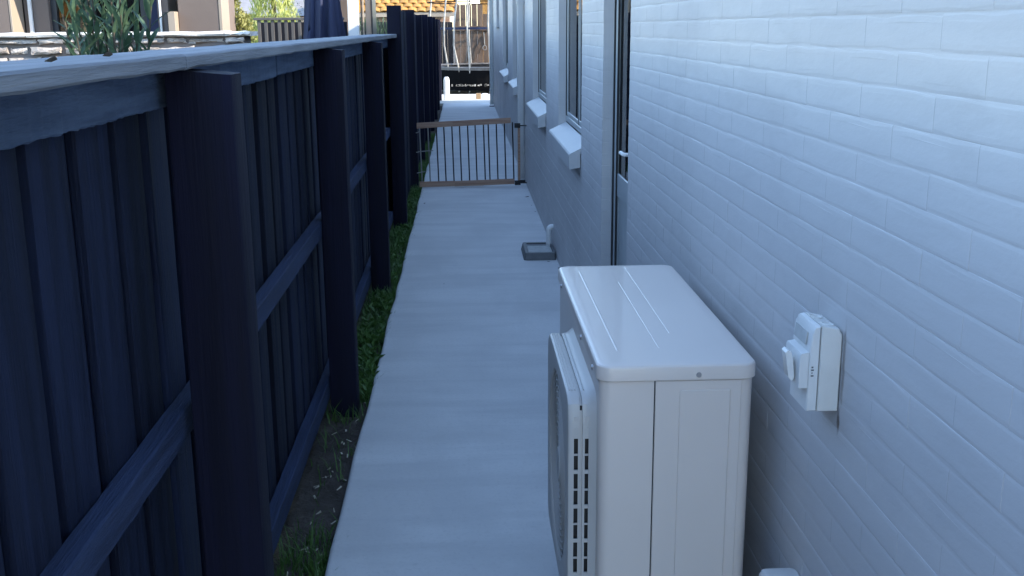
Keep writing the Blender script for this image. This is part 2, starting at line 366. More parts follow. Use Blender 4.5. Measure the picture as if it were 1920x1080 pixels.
# roof, fascia, gutter
EZ = HT
rf = MB(); ex, e2 = .585, 8.4; rx = (ex+e2)/2; rz = EZ+.16+(rx-ex)*math.tan(R(20))
y0, y1 = H0-.15, H1+.15
for (A, B, C_, D) in (((ex, y0, EZ+.16), (ex, y1, EZ+.16), (rx, y1-4, rz), (rx, y0+4, rz)), ((e2, y1, EZ+.16), (e2, y0, EZ+.16), (rx, y0+4, rz), (rx, y1-4, rz))): rf.quad(A, B, C_, D)
i = len(rf.v); rf.v += [(ex, y0, EZ+.16), (e2, y0, EZ+.16), (rx, y0+4, rz), (ex, y1, EZ+.16), (e2, y1, EZ+.16), (rx, y1-4, rz)]; rf.f += [(i, i+1, i+2), (i+3, i+5, i+4)]
rf.box(ex+.002, e2-.002, y0+.002, y1-.002, EZ+.003, EZ+.157)
rf.build('roof', 'roofmetal', house)
gt = MB(); gt.prism([(.50, EZ+.15), (.495, EZ+.06), (.51, EZ+.04), (.582, EZ+.04), (.582, EZ+.15)], 'y', y0, y1); gt.build('gutter', 'gutter', house)

def window(a, b, z0, z1, split, sill=True):
    fr = MB(); X0, X1, w = .648, .725, .034
    zb = z0+(.062 if sill else .0)
    fr.box(X0, X1, a+.002, a+w, zb, z1-.002, .003); fr.box(X0, X1, b-w, b-.002, zb, z1-.002, .003)
    fr.box(X0, X1, a+w+.0005, b-w-.0005, zb, zb+w, .003); fr.box(X0, X1, a+w+.0005, b-w-.0005, z1-w, z1-.002, .003)
    f = fr.build('window', 'alu', house)
    for (s0, s1, open_) in split:
        p0, p1 = a+w+.004+(b-a-2*w-.008)*s0+(.002 if s0 > 0 else 0), a+w+.004+(b-a-2*w-.008)*s1-(.002 if s1 < 1 else 0)
        s_ = MB(); xx = .651 if open_ else .654; sw = .028
        sv = .017
        s_.box(xx, xx+.028, p0+.004, p0+sv, zb+w+.004, z1-w-.004, .002); s_.box(xx, xx+.028, p1-sv, p1-.004, zb+w+.004, z1-w-.004, .002)
        s_.box(xx, xx+.028, p0+sv+.0005, p1-sv-.0005, zb+w+.004, zb+w+sw, .003); s_.box(xx, xx+.028, p0+sv+.0005, p1-sv-.0005, z1-w-sw, z1-w-.004, .003)
        s_.build('sash', 'alu', f)
        ga = MB(); ga.box(xx+.0015, xx+.022, p0-.004, p0+.0037, zb+w+.001, z1-w-.001); ga.box(xx+.0015, xx+.022, p1-.0037, p1+.004, zb+w+.001, z1-w-.001); ga.build('gasket', 'alu_dark', f)
        if s1 == 1:
            ga = MB(); ga.box(xx-.007, xx+.001, p1+.0045, p1+.0095, zb+w+.001, z1-w-.001); ga.build('gasket', 'alu_dark', f)
        pn = MB(); pn.box(xx+.005, xx+.009, p0+sv-.002, p1-sv+.002, zb+w+sw-.002, z1-w-sw+.002); pn.build('pane', 'glass', f)
    if sill:
        s_ = MB(); s_.prism([(.541, .783), (.5965, .792), (.5965, z0+.004), (.647, z0+.004), (.647, z0+.056), (.545, z0+.006), (.539, z0-.002)], 'y', a+.004, b-.004)
        o = s_.build('sill', 'sillpaint', f)
for k, (a, b, z0, z1) in enumerate(OPEN[1:]):
    window(a, b, z0, z1, [(0, .47, False), (.47, 1, True)] if k < 4 else [(0, 1, False)], sill=(k < 4))
s_ = MB(); s_.prism([(.555, 1.50), (.5965, 1.505), (.5965, 1.5675), (.647, 1.5675), (.647, 1.574), (.555, 1.569)], 'y', 17.9, 19.3); s_.build('sill', 'sillpaint', house)

# door
a, b, z0, z1 = OPEN[0]
df = MB(); X0, X1 = .643, .73
df.box(X0, X1, a+.002, a+.04, z0+.03, z1-.002, .003); df.box(X0, X1, b-.04, b-.002, z0+.03, z1-.002, .003); df.box(X0, X1, a+.0405, b-.0405, z1-.04, z1-.002, .003)
door = df.build('door', 'alu', house)
th = MB(); th.box(.59, .74, a+.002, b-.002, z0+.002, z0+.029, .004); th.build('threshold', 'alu', door)
lf = MB(); l0, l1, x0, x1 = a+.052, b-.052, .647, .687
lf.box(x0, x1, l0, l0+.10, .125, 2.09, .003); lf.box(x0, x1, l1-.10, l1, .125, 2.09, .003)
lf.box(x0, x1, l0+.1005, l1-.1005, .125, .24, .003); lf.box(x0, x1, l0+.1005, l1-.1005, .795, .895, .003); lf.box(x0, x1, l0+.1005, l1-.1005, 1.98, 2.09, .003)
lf.build('door_leaf', 'door', door)
pn = MB(); pn.box(x0+.010, x1-.01, l0+.098, l1-.098, .238, .797); pn.build('kick_panel', 'door', door)
pn = MB(); pn.box(x0+.005, x0+.009, l0+.098, l1-.098, .893, 1.982); pn.build('pane', 'glass', door)
ga = MB(); ga.box(x0+.003, x0+.03, l1+.0005, l1+.0115, .13, 2.08); ga.box(x0+.003, x0+.03, l0-.0115, l0-.0005, .13, 2.08); ga.build('gasket', 'alu_dark', door)
for yy, dx in ((l1+.002, .0075), (l1-.104, .0065)):
    ga = MB(); ga.box(x0-dx, x0+.002, yy, yy+.006, .14, 2.08); ga.build('gasket', 'alu_dark', door)
hd = MB(); hd.box(.640, .6465, l0+.03, l0+.07, .94, 1.10, .003); hd.tube([(.644, l0+.05, 1.03), (.606, l0+.05, 1.03), (.600, l0+.056, 1.03), (.598, l0+.125, 1.03)], .0075, 8); hd.build('handle', 'white', door, smooth=True)

# rain pipes
def downpipe(y, w, d, label_mat='paint', x1=.592, bends=True):
    t = MB(); t.loops([[(px, py, z) for px, py in rrect(x1-d, x1, y-w/2, y+w/2, .012, 3)] for z in (.03, EZ+.02)])
    o = t.build('downpipe', label_mat, house, smooth=True)
    for z in (.30, 1.72):
        b_ = MB(); b_.loops([[(px, py, zz) for px, py in rrect(x1-d-.004, x1+.003, y-w/2-.004, y+w/2+.004, .013, 3)] for zz in (z, z+.03)]); b_.box(x1-.006, x1+.004, y-w/2-.03, y-w/2-.0045, z+.003, z+.027); b_.build('bracket', label_mat, o, smooth=True)
    return o
downpipe(10.62, .09, .066, 'sillpaint')
sh = MB(); sh.box(.53, .597, 10.50, 10.55, .002, .028, .004); sh.build('pipe_shoe', 'black', house)
downpipe(21.2, .09, .075, 'alu')
sh = MB(); sh.box(.50, .596, 21.05, 21.13, .002, .02, .004); sh.build('pipe_shoe', 'gullygrey', house)

# ------------------------------------------------------------------ low fence
FXR = -.5735
lowf = thing('low_fence', (-.55, 4.1, SOIL), 'low dark stained paling fence with flat cap board left of the path', 'fence')
POSTS = [-.05, 2.05, 4.20, 6.24]
TALL = [8.37, 10.5, 12.6, 14.7, 16.8, 18.9, 21.0, 23.1]
def wood_box(name, m, parent, x0, x1, y0, y1, z0, z1, axis, rough=.002, n=14, bev=.003):
    """sawn timber: slightly wandering cross-section along its length"""
    lps = []
    for k in range(n+1):
        t = k/n; j = [U(-rough, rough) for _ in range(4)]
        if axis == 'y':
            yy = y0+(y1-y0)*t; a, b, c, d = x0+j[0], x1+j[1], z0+j[2], z1+j[3]*.5
            lps.append([(a+bev, yy, c), (b-bev, yy, c), (b, yy, c+bev), (b, yy, d-bev), (b-bev, yy, d), (a+bev, yy, d), (a, yy, d-bev), (a, yy, c+bev)])
        else:
            zz = z0+(z1-z0)*t; a, b, c, d = x0+j[0], x1+j[1], y0+j[2], y1+j[3]
            lps.append([(a+bev, c, zz), (b-bev, c, zz), (b, c+bev, zz), (b, d-bev, zz), (b-bev, d, zz), (a+bev, d, zz), (a, d-bev, zz), (a, c+bev, zz)])
    mb = MB(); mb.loops(lps); return mb.build(name, m, parent, smooth=25)
def fence_bays(root, posts, ends, top, capz, ptop):
    for y in posts:
        dx = .010 if y < 3 else -.003+U(-.004, .004)
        if ptop < 1.5:
            mb = MB(); pz = [SOIL-.2, .3, .8, 1.2, ptop-.004]
            mb.loops([[(px+U(-.001, .001), py, z-(.010*(px+.46)/.11 if z > 1.3 else 0)) for px, py in rrect(-.571+(.013 if y < 3 else 0), -.462+(.028 if y < 3 else 0), y, y+.105, .006, 2)] for z in pz]); mb.build('post', 'wood_post', root, smooth=40)
        else:
            mb = MB(); hh = ptop+U(-.02, .02)
            mb.loops([[(px, py, z) for px, py in rrect(-.5715, -.46+dx, y, y+.105, .006, 2)] for z in (SOIL-.2, .4, 1.0, hh)]); mb.build('post', 'wood_post', root, smooth=40)
    for zi, (z0, z1) in enumerate(((.022, .098), (.690, .756), top) if ptop < 1.5 else ()):
        joints = [ends[0]]+([2.585, 3.385] if zi == 2 and ptop < 1.5 else [2.66] if zi == 1 and ptop < 1.5 else [])+([6.35] if ptop < 1.5 else [14.75])+[ends[-1]]
        for q in range(len(joints)-1):
            s0, s1 = joints[q]+.003, joints[q+1]-.003
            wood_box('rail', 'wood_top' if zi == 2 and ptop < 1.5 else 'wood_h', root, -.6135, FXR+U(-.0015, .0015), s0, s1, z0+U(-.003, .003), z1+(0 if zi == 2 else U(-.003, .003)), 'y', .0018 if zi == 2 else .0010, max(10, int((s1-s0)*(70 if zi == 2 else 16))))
PAL = 0.19
def pale_mesh(w, h, n=7):
    lps = []
    for k in range(n+1):
        z = h*k/n; j = U(-.0022, .0022); q = U(-.002, .002)
        lps.append([(0, q, z), (.0165+j*.4, q, z), (.0185, .004+q, z), (.0185+j, w/2, z), (.0185, w-.004+q, z), (.0165, w+q, z), (0, w+q, z)])
    mb = MB(); mb.loops(lps); return mb.mesh('paling', 'wood_v', Vector((0, 0, 0)), smooth=30)
def palings(root, y0, y1, top, xf=-.6335, posts=()):
    front = [pale_mesh(.140+U(-.006, .006), top-SOIL-.015) for _ in range(6)]; back = [pale_mesh(.15, top-SOIL-.015) for _ in range(4)]
    y = y0
    while y < y1-.05:
        if any(p_-.26 < y < p_+.11 for p_ in posts):
            y += .02; continue
        piece('paling', random.choice(front), root, (xf+U(-.0005, .0005), y+U(-.006, .006), SOIL+.01), (U(-.004, .004), 0, U(-.03, .03)))
        piece('paling', random.choice(back), root, (xf-.021, y+.095+U(-.005, .005), SOIL+.01), (0, 0, U(-.008, .008)))
        y += PAL
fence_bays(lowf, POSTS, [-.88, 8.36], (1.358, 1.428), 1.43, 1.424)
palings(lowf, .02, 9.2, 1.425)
for (c0, c1) in ((-.9, 1.985), (1.989, 6.29), (6.294, 8.36)):
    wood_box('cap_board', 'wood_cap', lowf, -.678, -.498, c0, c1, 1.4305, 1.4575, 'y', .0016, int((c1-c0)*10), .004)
# ------------------------------------------------------------------ tall fence further along
tallf = thing('tall_fence', (-.55, 15.5, SOIL), 'taller black timber fence with many posts at the far end of the path', 'fence')
fence_bays(tallf, TALL, [8.366, 23.2], (1.50, 1.60), 0, 1.665)
palings(tallf, 8.385, 23.2, 1.655, -.5475, TALL)
blk = MB(); blk.loops([[(px, py, z) for px, py in rrect(-.425+i_, -.30-i_, 23.3+i_, 23.42-i_, .03, 4)] for z, i_ in ((-.006, 0), (.40, 0), (.45, .008), (.475, .025), (.48, .04))])
blk.build('white_block', 'white', None, 'small white round topped sunlit block at the far end of the tall fence', 'white_block', smooth=40)  # plain white upright block with rounded top

# ------------------------------------------------------------------ heat pump
ac = thing('heat_pump', (.392, 2.32, 0), 'large white outdoor heat pump unit standing on the path by the wall', 'heat pump')
X0, X1, Y0, Y1 = .246, .540, 1.894, 2.752
b_ = MB(); b_.loops([[(px, py, z) for px, py in rrect(X0, X1, Y0, Y1, .022, 6)] for z in (.10, .853)]); body = b_.build('casing', 'ac', ac, smooth=50)
# side service panel, 1.5 mm proud, with a shadow gap at its left edge
b_ = MB(); b_.box(.3515, .515, Y0-.0025, Y0+.001, .105, .852, .001); b_.build('side_panel', 'ac', ac)
b_ = MB(); b_.box(.3490, .3512, Y0-.0006, Y0+.001, .105, .852); b_.build('panel_joint', 'black', ac)
b_ = MB(); b_.box(.397, .494, Y0-.0050, Y0-.0020, .16, .834, .0022); b_.build('service_cover', 'ac', ac)
b_ = MB()
pr = []
for inset, z in ((.0012, .8535), (0, .855), (0, .877), (.0012, .8805), (.004, .8828), (.009, .884), (.030, .8842)):
    pr.append([(px, py, z) for px, py in rrect(.240+inset, .546-inset, 1.888+inset, 2.758-inset, max(.030-inset, .006), 7)])
b_.loops(pr); lid = b_.build('lid', 'ac', ac, smooth=24)
for xx, ya, yb, w_ in ((.292, 1.985, 2.69, .0026), (.376, 2.0, 2.56, .0012), (.416, 2.1, 2.73, .0012)):
    r_ = MB(); r_.prism([(xx-w_, .8841), (xx-w_*.4, .8848), (xx+w_*.4, .8848), (xx+w_, .8841)], 'y', ya, yb); r_.build('rib', 'ac', lid, smooth=60)
for (sx, sy, sz, ax) in ((.432, 1.8885, .864, 'y'), (.2405, 1.955, .862, 'x'), (.2405, 2.16, .862, 'x'), (.2405, 2.62, .862, 'x')):
    s_ = MB()
    if ax == 'y': s_.tube([(sx, sy+.001, sz), (sx, sy-.003, sz)], [.0058, .0045], 12)
    else: s_.tube([(sx+.001, sy, sz), (sx-.004, sy, sz)], [.006, .0045], 12)
    s_.build('screw', 'screw', ac, smooth=30)
for yy in (2.02, 2.56):
    f_ = MB(); f_.box(.215, .572, yy, yy+.05, .004, .045, .006); f_.box(.25, .536, yy+.005, yy+.045, .0455, .0995); f_.build('foot', 'gullygrey', ac)
# fan guard: hollow plastic box with slotted near end and round grille
BX0, BXm, GY0, GY1, GZ0, GZ1 = .190, .214, 1.937, 2.43, .33, .805
fg = MB()
def yzloop(x, i_, r): return [(x, py, pz) for py, pz in rrect(GY0+i_, GY1-i_, GZ0+i_, GZ1-i_, r, 6)]
circ_c = ((GY0+GY1)/2, (GZ0+GZ1)/2); RAD = .205
outer = yzloop(BX0, .010, .03); n = len(outer)
angs = [math.atan2(p_[2]-circ_c[1], p_[1]-circ_c[0]) for p_ in outer]
# resample the rounded outline so that the round opening is smooth
def outline_at(th, i_, x):
    hy, hz = (GY1-GY0)/2-i_, (GZ1-GZ0)/2-i_; c, s_ = math.cos(th), math.sin(th); e = 14.0
    k = (abs(c/hy)**e+abs(s_/hz)**e)**(-1/e); return (x, circ_c[0]+k*c, circ_c[1]+k*s_)
TH = [2*math.pi*(k+.5)/96 for k in range(96)]
circle = lambda rr, x: [(x, circ_c[0]+rr*math.cos(t), circ_c[1]+rr*math.sin(t)) for t in TH]
fg.loops([circle(RAD, BX0+.016), circle(RAD, BX0+.003), circle(RAD+.004, BX0), [outline_at(t, .007, BX0) for t in TH], [outline_at(t, .002, BX0+.002) for t in TH], [outline_at(t, 0, BX0+.007) for t in TH]], cap0=False, cap1=False)
# side wall of the bezel, left open where the slots are on the near end
SL = [.735-.0762*k for k in range(6)]
def wall_ring(xa, ia, xb, ib, gaps=False):
    A = [outline_at(t, ia, xa) for t in TH]; B = [outline_at(t, ib, xb) for t in TH]
    for k in range(96):
        k2 = (k+1) % 96; mid = (TH[k]+math.pi/96)
        near = math.cos(mid) < -.80
        if gaps and near: continue
        fg.quad(A[k], A[k2], B[k2], B[k])
wall_ring(BX0+.007, 0, BX0+.0125, 0); wall_ring(BX0+.0125, 0, BX0+.0205, 0, True); wall_ring(BX0+.0205, 0, BXm, 0)
zlo = min(outline_at(t, 0, 0)[2] for t in TH if math.cos(t) < -.69); zhi = max(outline_at(t, 0, 0)[2] for t in TH if math.cos(t) < -.69)
def webs(xa, xb, y, top, bot):
    z = bot-.004; edges = []
    zz = top
    first = True
    while zz-.066 > bot+.004:
        edges.append((zz-.066, zz)); zz -= .0735
    prev = .768
    for (s0, s1) in edges:
        fg.box(xa-.0003, xb+.0003, y+.0005, y+.004, s1, prev); prev = s0
        fg.box(xa, xb, y+.0015, y+.004, s0+.030, s0+.0335)
    fg.box(xa-.0003, xb+.0003, y+.0005, y+.004, bot, prev)
webs(BX0+.0125, BX0+.0205, GY0+.0006, .722, .3665)
# dark groove and flange behind
wall_ring(BXm, 0, BXm+.0005, .006); wall_ring(BXm+.0005, .006, BXm+.005, .006); wall_ring(BXm+.005, .006, BXm+.0055, .001)
wall_ring(BXm+.0055, .001, BXm+.010, .0005); wall_ring(BXm+.010, .0005, BXm+.017, -.001, True); wall_ring(BXm+.017, -.001, BXm+.022, -.004); wall_ring(BXm+.022, -.004, X0+.001, -.011)
webs(BXm+.010, BXm+.017, GY0-.0004, .722, .3665)
guard = fg.build('fan_guard', 'ac_plastic', ac, smooth=35)
ln = MB(); ln.box(BX0+.006, X0-.001, GY0+.012, GY0+.018, GZ0+.02, GZ1-.02); ln.tube([(X0-.0015, circ_c[0], circ_c[1]), (X0-.0005, circ_c[0], circ_c[1])], .225, 48); ln.build('liner', 'black', ac)
gr = MB()
for k in range(13):
    rr = .035+.0135*k; pts = [(BX0+.006, circ_c[0]+rr*math.cos(2*math.pi*q/56), circ_c[1]+rr*math.sin(2*math.pi*q/56)) for q in range(57)]
    gr.tube(pts, .0018, 5, False)
for k in range(24):
    t = 2*math.pi*k/24; gr.tube([(BX0+.008, circ_c[0]+.03*math.cos(t), circ_c[1]+.03*math.sin(t)), (BX0+.008, circ_c[0]+RAD*math.cos(t), circ_c[1]+RAD*math.sin(t))], .002, 5)
gr.tube([(BX0+.003, *circ_c), (BX0+.010, *circ_c)], .036, 24); gr.build('grille', 'ac_plastic', ac, smooth=40)
fn = MB()
for k in range(3):
    t0 = 2*math.pi*k/3
    fn.loops([[(.232-.012*q/6+.0015*s_, circ_c[0]+rr*math.cos(t0+q*.22), circ_c[1]+rr*math.sin(t0+q*.22)) for (rr, s_) in ((.04, 0), (.19, 0), (.19, 1), (.04, 1))] for q in range(7)])
fn.tube([(.226, *circ_c), (.240, *circ_c)], .045, 24); fn.build('fan', 'gullygrey', ac, smooth=40)
for k, xx in enumerate((.197, .202, .208, .225)):
    r_ = MB(); r_.box(xx, xx+.0018, 1.985, 2.385, GZ1-.0005, GZ1+.0016); r_.build('rib', 'ac_plastic', guard)
# refrigerant pipe cover between unit and wall
dc = MB(); dc.loops([[(px, py, z) for px, py in rrect(.532+i_, .598, 1.70+i_, 1.785-i_, .012, 4)] for z, i_ in ((.004, 0), (.510, 0), (.518, .003), (.522, .010))])
duct = dc.build('pipe_duct', 'iso2', None, 'white pipe cover with rounded top on the wall right of the heat pump', 'pipe cover', smooth=40)

# ------------------------------------------------------------------ isolator switch on the wall
iso = thing('isolator_switch', (.56, 1.655, .97), 'white weatherproof switch box with lever on the painted brick wall', 'switch box')
b_ = MB()
def yl(y, pts): return [(x, y, z) for x, z in pts]
def inset(pts, d, cx=.565, cz=.96): return [(x+(d if x < cx else -d), z+(d if z < cz else -d)) for x, z in pts]
base_p = [(.5982, .890), (.5982, 1.018), (.592, 1.029), (.5642, 1.034), (.5642, .890)]
b_.loops([yl(1.612, inset(base_p, .0015, .58)), yl(1.614, base_p), yl(1.700, base_p), yl(1.703, inset(base_p, .002, .58))]); b_.build('back_box', 'iso', iso, smooth=30)
b_ = MB(); cov = [(.5630, .891), (.5630, 1.0335), (.556, 1.032), (.5495, 1.022), (.5468, .995), (.5462, .891)]
b_.loops([yl(1.6122, inset(cov, .0015, .555)), yl(1.6145, cov), yl(1.700, cov), yl(1.7025, inset(cov, .002, .555))]); b_.build('front_cover', 'iso2', iso, smooth=30)
b_ = MB(); b_.prism([(.5455, .999), (.5484, 1.0195), (.5468, 1.0200), (.5438, .999)], 'y', 1.630, 1.690); b_.build('window', 'grate', iso)
b_ = MB(); b_.loops([yl(1.6135, [(.546, .930), (.546, .990), (.534, .988), (.532, .984), (.532, .930)]), yl(1.690, [(.546, .930), (.546, .990), (.534, .988), (.532, .984), (.532, .930)])]); b_.build('switch_plate', 'iso2', iso, smooth=30)
b_ = MB(); b_.prism([(.522, .987), (.5165, .990), (.5125, .986), (.5195, .944), (.5255, .938), (.5285, .944), (.5265, .965)], 'y', 1.628, 1.650); b_.tube([(.5315, 1.652, .965), (.523, 1.652, .965)], .0085, 14); b_.build('lever', 'iso2', iso, smooth=40)
for yy, xx in ((1.634, .580), (1.676, .574)):
    b_ = MB(); pts = [(xx+.010*math.cos(R(a_)), yy+.010*math.sin(R(a_)), 1.0318+.18*(.5785-xx)-.16*.010*math.cos(R(a_))) for a_ in range(0, 361, 20)]; b_.tube(pts, .0014, 6, False); b_.build('knockout', 'iso', iso, smooth=True)
# small moulded print on the near side of the cover
for k, (dz, dx) in enumerate(((.0, 0), (.006, .002), (.012, 0), (.018, .001))):
    b_ = MB(); b_.box(.5505+dx*.5, .5550-dx, 1.6117, 1.6121, .950+dz*.8, .9525+dz*.8); b_.build('rating_mark', 'gullygrey', iso)

# ------------------------------------------------------------------ gully trap with waste pipe
gu = thing('gully_trap', (.5, 7.08, 0), 'grey drain gully with pale grate and white bent pipe at the wall base', 'drain')
b_ = MB(); gx0, gx1, gy0, gy1, gz = .392, .590, 6.90, 7.27, .048
lo = rrect(gx0-.012, gx1+.004, gy0-.012, gy1+.012, .02, 3); hi = rrect(gx0, gx1, gy0, gy1, .015, 3); inn = rrect(gx0+.022, gx1-.012, gy0+.03, gy1-.03, .01, 3)
b_.loops([[(px, py, .001) for px, py in lo], [(px, py, gz) for px, py in hi], [(px, py, gz) for px, py in inn], [(px, py, gz-.025) for px, py in inn]], cap0=False); b_.build('surround', 'gullygrey', gu, smooth=20)
yk = gy0+.036
gb = MB(); gb.box(gx0+.024, gx1-.014, gy0+.032, gy1-.10, gz-.024, gz-.012)
while yk < gy1-.11: gb.box(gx0+.026, gx1-.016, yk, yk+.012, gz-.0115, gz-.006); yk += .02
gb.build('grate', 'grate', gu)
b_ = MB(); b_.box(gx0+.024, gx1-.014, gy1-.097, gy1-.032, gz-.024, gz-.008); b_.build('cover_plate', 'gullygrey', gu)
pp = MB(); pts = [(.568, 7.20, .03), (.568, 7.20, .145)]+[(.568+.022*(1-math.cos(R(a_))), 7.20, .145+.022*math.sin(R(a_))) for a_ in (20, 40, 60, 80, 90)]+[(.601, 7.20, .167)]
pp.tube(pts, .0185, 12); pp.build('pipe', 'pvc', gu, smooth=50)

# ------------------------------------------------------------------ child gate across the path
gate = thing('barrier_gate', (.03, 10.3, 0), 'low gate with two brown timber rails and thin bars across the path', 'gate')
GY = 10.30
def slope_rail(name, xa, xb, za, zb, h, y0, y1, m):
    b = MB(); b.prism([(xa, za), (xb, zb), (xb, zb+h), (xa, za+h)], 'y', y0, y1); return b.build(name, m, gate)
slope_rail('rail', -.452, .16, .568, .597, .052, GY-.016, GY, 'gatewood'); slope_rail('rail', -.11, .445, .585, .611, .052, GY-.036, GY-.018, 'gatewood')
slope_rail('rail', -.44, .18, -.0+.005, .012, .052, GY-.016, GY, 'gatewood'); slope_rail('rail', -.10, .478, .009, .026, .052, GY-.036, GY-.018, 'gatewood')
for k, px in enumerate((250, 312, 375, 430, 490, 547, 607, 663, 725, 760, 820, 880, 940)):
    xt = (px/4+720-867)/2000*GY+.008; yy = GY-.008 if k < 9 else GY-.027
    b = MB(); zt = .572+.046*(xt+.45); b.tube([(xt+.012, yy, .05), (xt, yy, zt+.006)], .0065, 8); b.build('bar', 'gatebar_l' if k < 2 else 'gatebar', gate, smooth=True)
b = MB(); b.box(.512, .536, GY-.03, GY-.006, .04, .60, .004); b.build('end_stile', 'gatewood', gate)
for z in (.585, .035):
    b = MB(); b.box(.480, .537, GY-.0345, GY-.0305, z-.02, z+.025, .0015); b.tube([(.500, GY-.05, z), (.500, GY-.034, z)], .017, 12); b.tube([(.537, GY-.02, z), (.598, GY-.02, z)], .006, 8); b.build('latch', 'black', gate, smooth=30)
for z, xe in ((.54, -.44), (.355, -.30), (.155, -.37)):
    b = MB(); b.tube([(-.462, GY-.03, z-.012), (-.42, GY-.03, z-.004), (xe, GY-.028, z+.003)], .0045, 6); b.build('tie', 'cord', gate)

# ------------------------------------------------------------------ growth along the fence foot
def blades(name, spots, mat_, hmin, hmax, wid, kind='stuff', label=None, cat=None, lean=.5, n_seg=2, width_scale=1):
    b = MB()
    for (x, y, z) in spots:
        h = U(hmin, hmax); a = U(0, 6.283); ln_ = h*U(.1, lean); dx, dy = math.cos(a)*ln_, math.sin(a)*ln_; w = wid*U(.6, 1.3); px, py = -math.sin(a)*w, math.cos(a)*w
        i = len(b.v)
        b.v += [(x-px, y-py, z), (x+px, y+py, z), (x+dx*.45+px*.8, y+dy*.45+py*.8, z+h*.62), (x+dx*.45-px*.8, y+dy*.45-py*.8, z+h*.62), (x+dx*1.2, y+dy*1.2, z+h)]
        b.f += [(i, i+1, i+2, i+3), (i+3, i+2, i+4)]
    return b.build(name, mat_, None, label, cat, kind=kind, fix=False)
def dens(y):
    if y < 2.3: return .25
    if y < 2.75: return .15
    if y < 3.15: return .9 if 2.85 < y else .5
    if y < 4.1: return .05
    if y < 4.35: return .35
    if y < 6.1: return 1
    if y < 6.6: return .75
    if y < 8.3: return 1
    return .95
spots = []
for _ in range(30000):
    y = U(1.0, 16); x = U(-.58, -.415)
    d_ = dens(y)*(.55+.45*math.sin(y*5.3)*math.sin(y*2.1+1))
    if U(0, 1) < d_ and not any(pp_-.01 < y < pp_+.115 and x < -.45 for pp_ in POSTS+TALL): spots.append((x, y, SOIL-.004))
blades('grass', spots, 'grass', .025, .085, .0022, label='short green grass growing between the dark fence and the path', cat='grass', lean=.9)
# broad leaved weeds
wb = MB()
for _ in range(240):
    y = random.choice((U(4.3, 6.1), U(4.3, 6.1), U(6.4, 8.3), U(8.5, 10.3), U(4.4, 5.4))); x = U(-.54, -.43)
    if any(pp_-.03 < y < pp_+.13 for pp_ in POSTS+TALL): continue
    for k in range(random.randint(3, 6)):
        a = U(0, 6.28); L_ = U(.02, .05); w = L_*.28; c, s_ = math.cos(a), math.sin(a); h = U(.03, .075)
        P_ = lambda u, v, z: (x+c*u-s_*v, y+s_*u+c*v, SOIL+z); i = len(wb.v)
        wb.v += [P_(0, 0, h*.5), P_(L_*.5, -w, h*.9), P_(L_, 0, h), P_(L_*.5, w, h*.9)]; wb.f.append((i, i+1, i+2, i+3))
wb.build('weeds', 'grass', None, 'small broad leaved weeds along the edge of the concrete path', 'weeds', kind='stuff', fix=False)
sb = MB()
for _ in range(60):
    y = U(2.4, 4.3) if U(0, 1) < .8 else U(4.3, 8); x = U(-.54, -.43); a = U(0, 3.14); L_ = U(.003, .014); w = U(.001, .0035); z = SOIL+U(.008, .018); c, s_ = math.cos(a)*L_, math.sin(a)*L_
    sb.quad((x-c-s_*w/L_, y-s_+c*w/L_, z), (x+c-s_*w/L_, y+s_+c*w/L_, z+U(0, .01)), (x+c+s_*w/L_, y+s_-c*w/L_, z+.003), (x-c+s_*w/L_, y-s_-c*w/L_, z))
sb.build('straw', 'straw', None, 'pale bits of dry straw scattered on bare soil by the fence', 'straw', kind='stuff', fix=False)
lt = MB()
for _ in range(14):
    y = U(2.6, 20); x = random.choice((U(.52, .595), U(.55, .595), U(-.41, -.34), U(-.3, .5))); L_ = U(.003, .011); a = U(0, 6.28); c, s_ = math.cos(a)*L_, math.sin(a)*L_
    lt.loops([[(x-c-s_*.4, y-s_+c*.4, z), (x+c-s_*.3, y+s_+c*.3, z), (x+c*1.2, y+s_*1.2, z), (x+c*.6+s_*.5, y+s_*.6-c*.5, z), (x-c+s_*.3, y-s_-c*.3, z)] for z in (.0008, .0008+U(.001, .003))])
lt.build('litter', 'dryleaf', None, 'tiny dark bits of leaf litter scattered on the concrete path', 'litter', kind='stuff', fix=False)
# dry leaves lying on the cap board
def flat_leaf(name, x, y, z, L_, a, m, label):
    b = MB(); c, s_ = math.cos(a), math.sin(a); P_ = lambda u, v, h: (x+c*u-s_*v, y+s_*u+c*v, z+h)
    pts = [(-L_, 0, .002), (-L_*.4, -.3*L_, .006), (L_*.4, -.28*L_, .008), (L_, 0, .004), (L_*.4, .28*L_, .001), (-L_*.4, .3*L_, .002)]
    b.v += [P_(*q) for q in pts]+[P_(q[0], q[1], q[2]+.0012) for q in pts]; b.f += [tuple(range(5, -1, -1)), tuple(range(6, 12))]+[(k, (k+1) % 6, 6+(k+1) % 6, 6+k) for k in range(6)]
    b.build(name, m, None, label, 'leaf', 'dry leaves on the fence cap and path')
flat_leaf('dry_leaf', -.545, 1.47, 1.4585, .012, 1.2, 'dryleaf', 'larger curled dry leaf on the near part of the fence cap')
flat_leaf('dry_leaf', -.56, 1.75, 1.4585, .008, .6, 'dryleaf', 'tiny dry leaf on the fence cap below the leafy shrub')
flat_leaf('dry_leaf', .56, 9.6, .001, .022, .4, 'dryleaf', 'small dark leaf on the path at the foot of the house wall')
flat_leaf('dry_leaf', -.36, 9.3, .001, .012, .9, 'dryleaf', 'tiny dark leaf on the path in front of the gate')

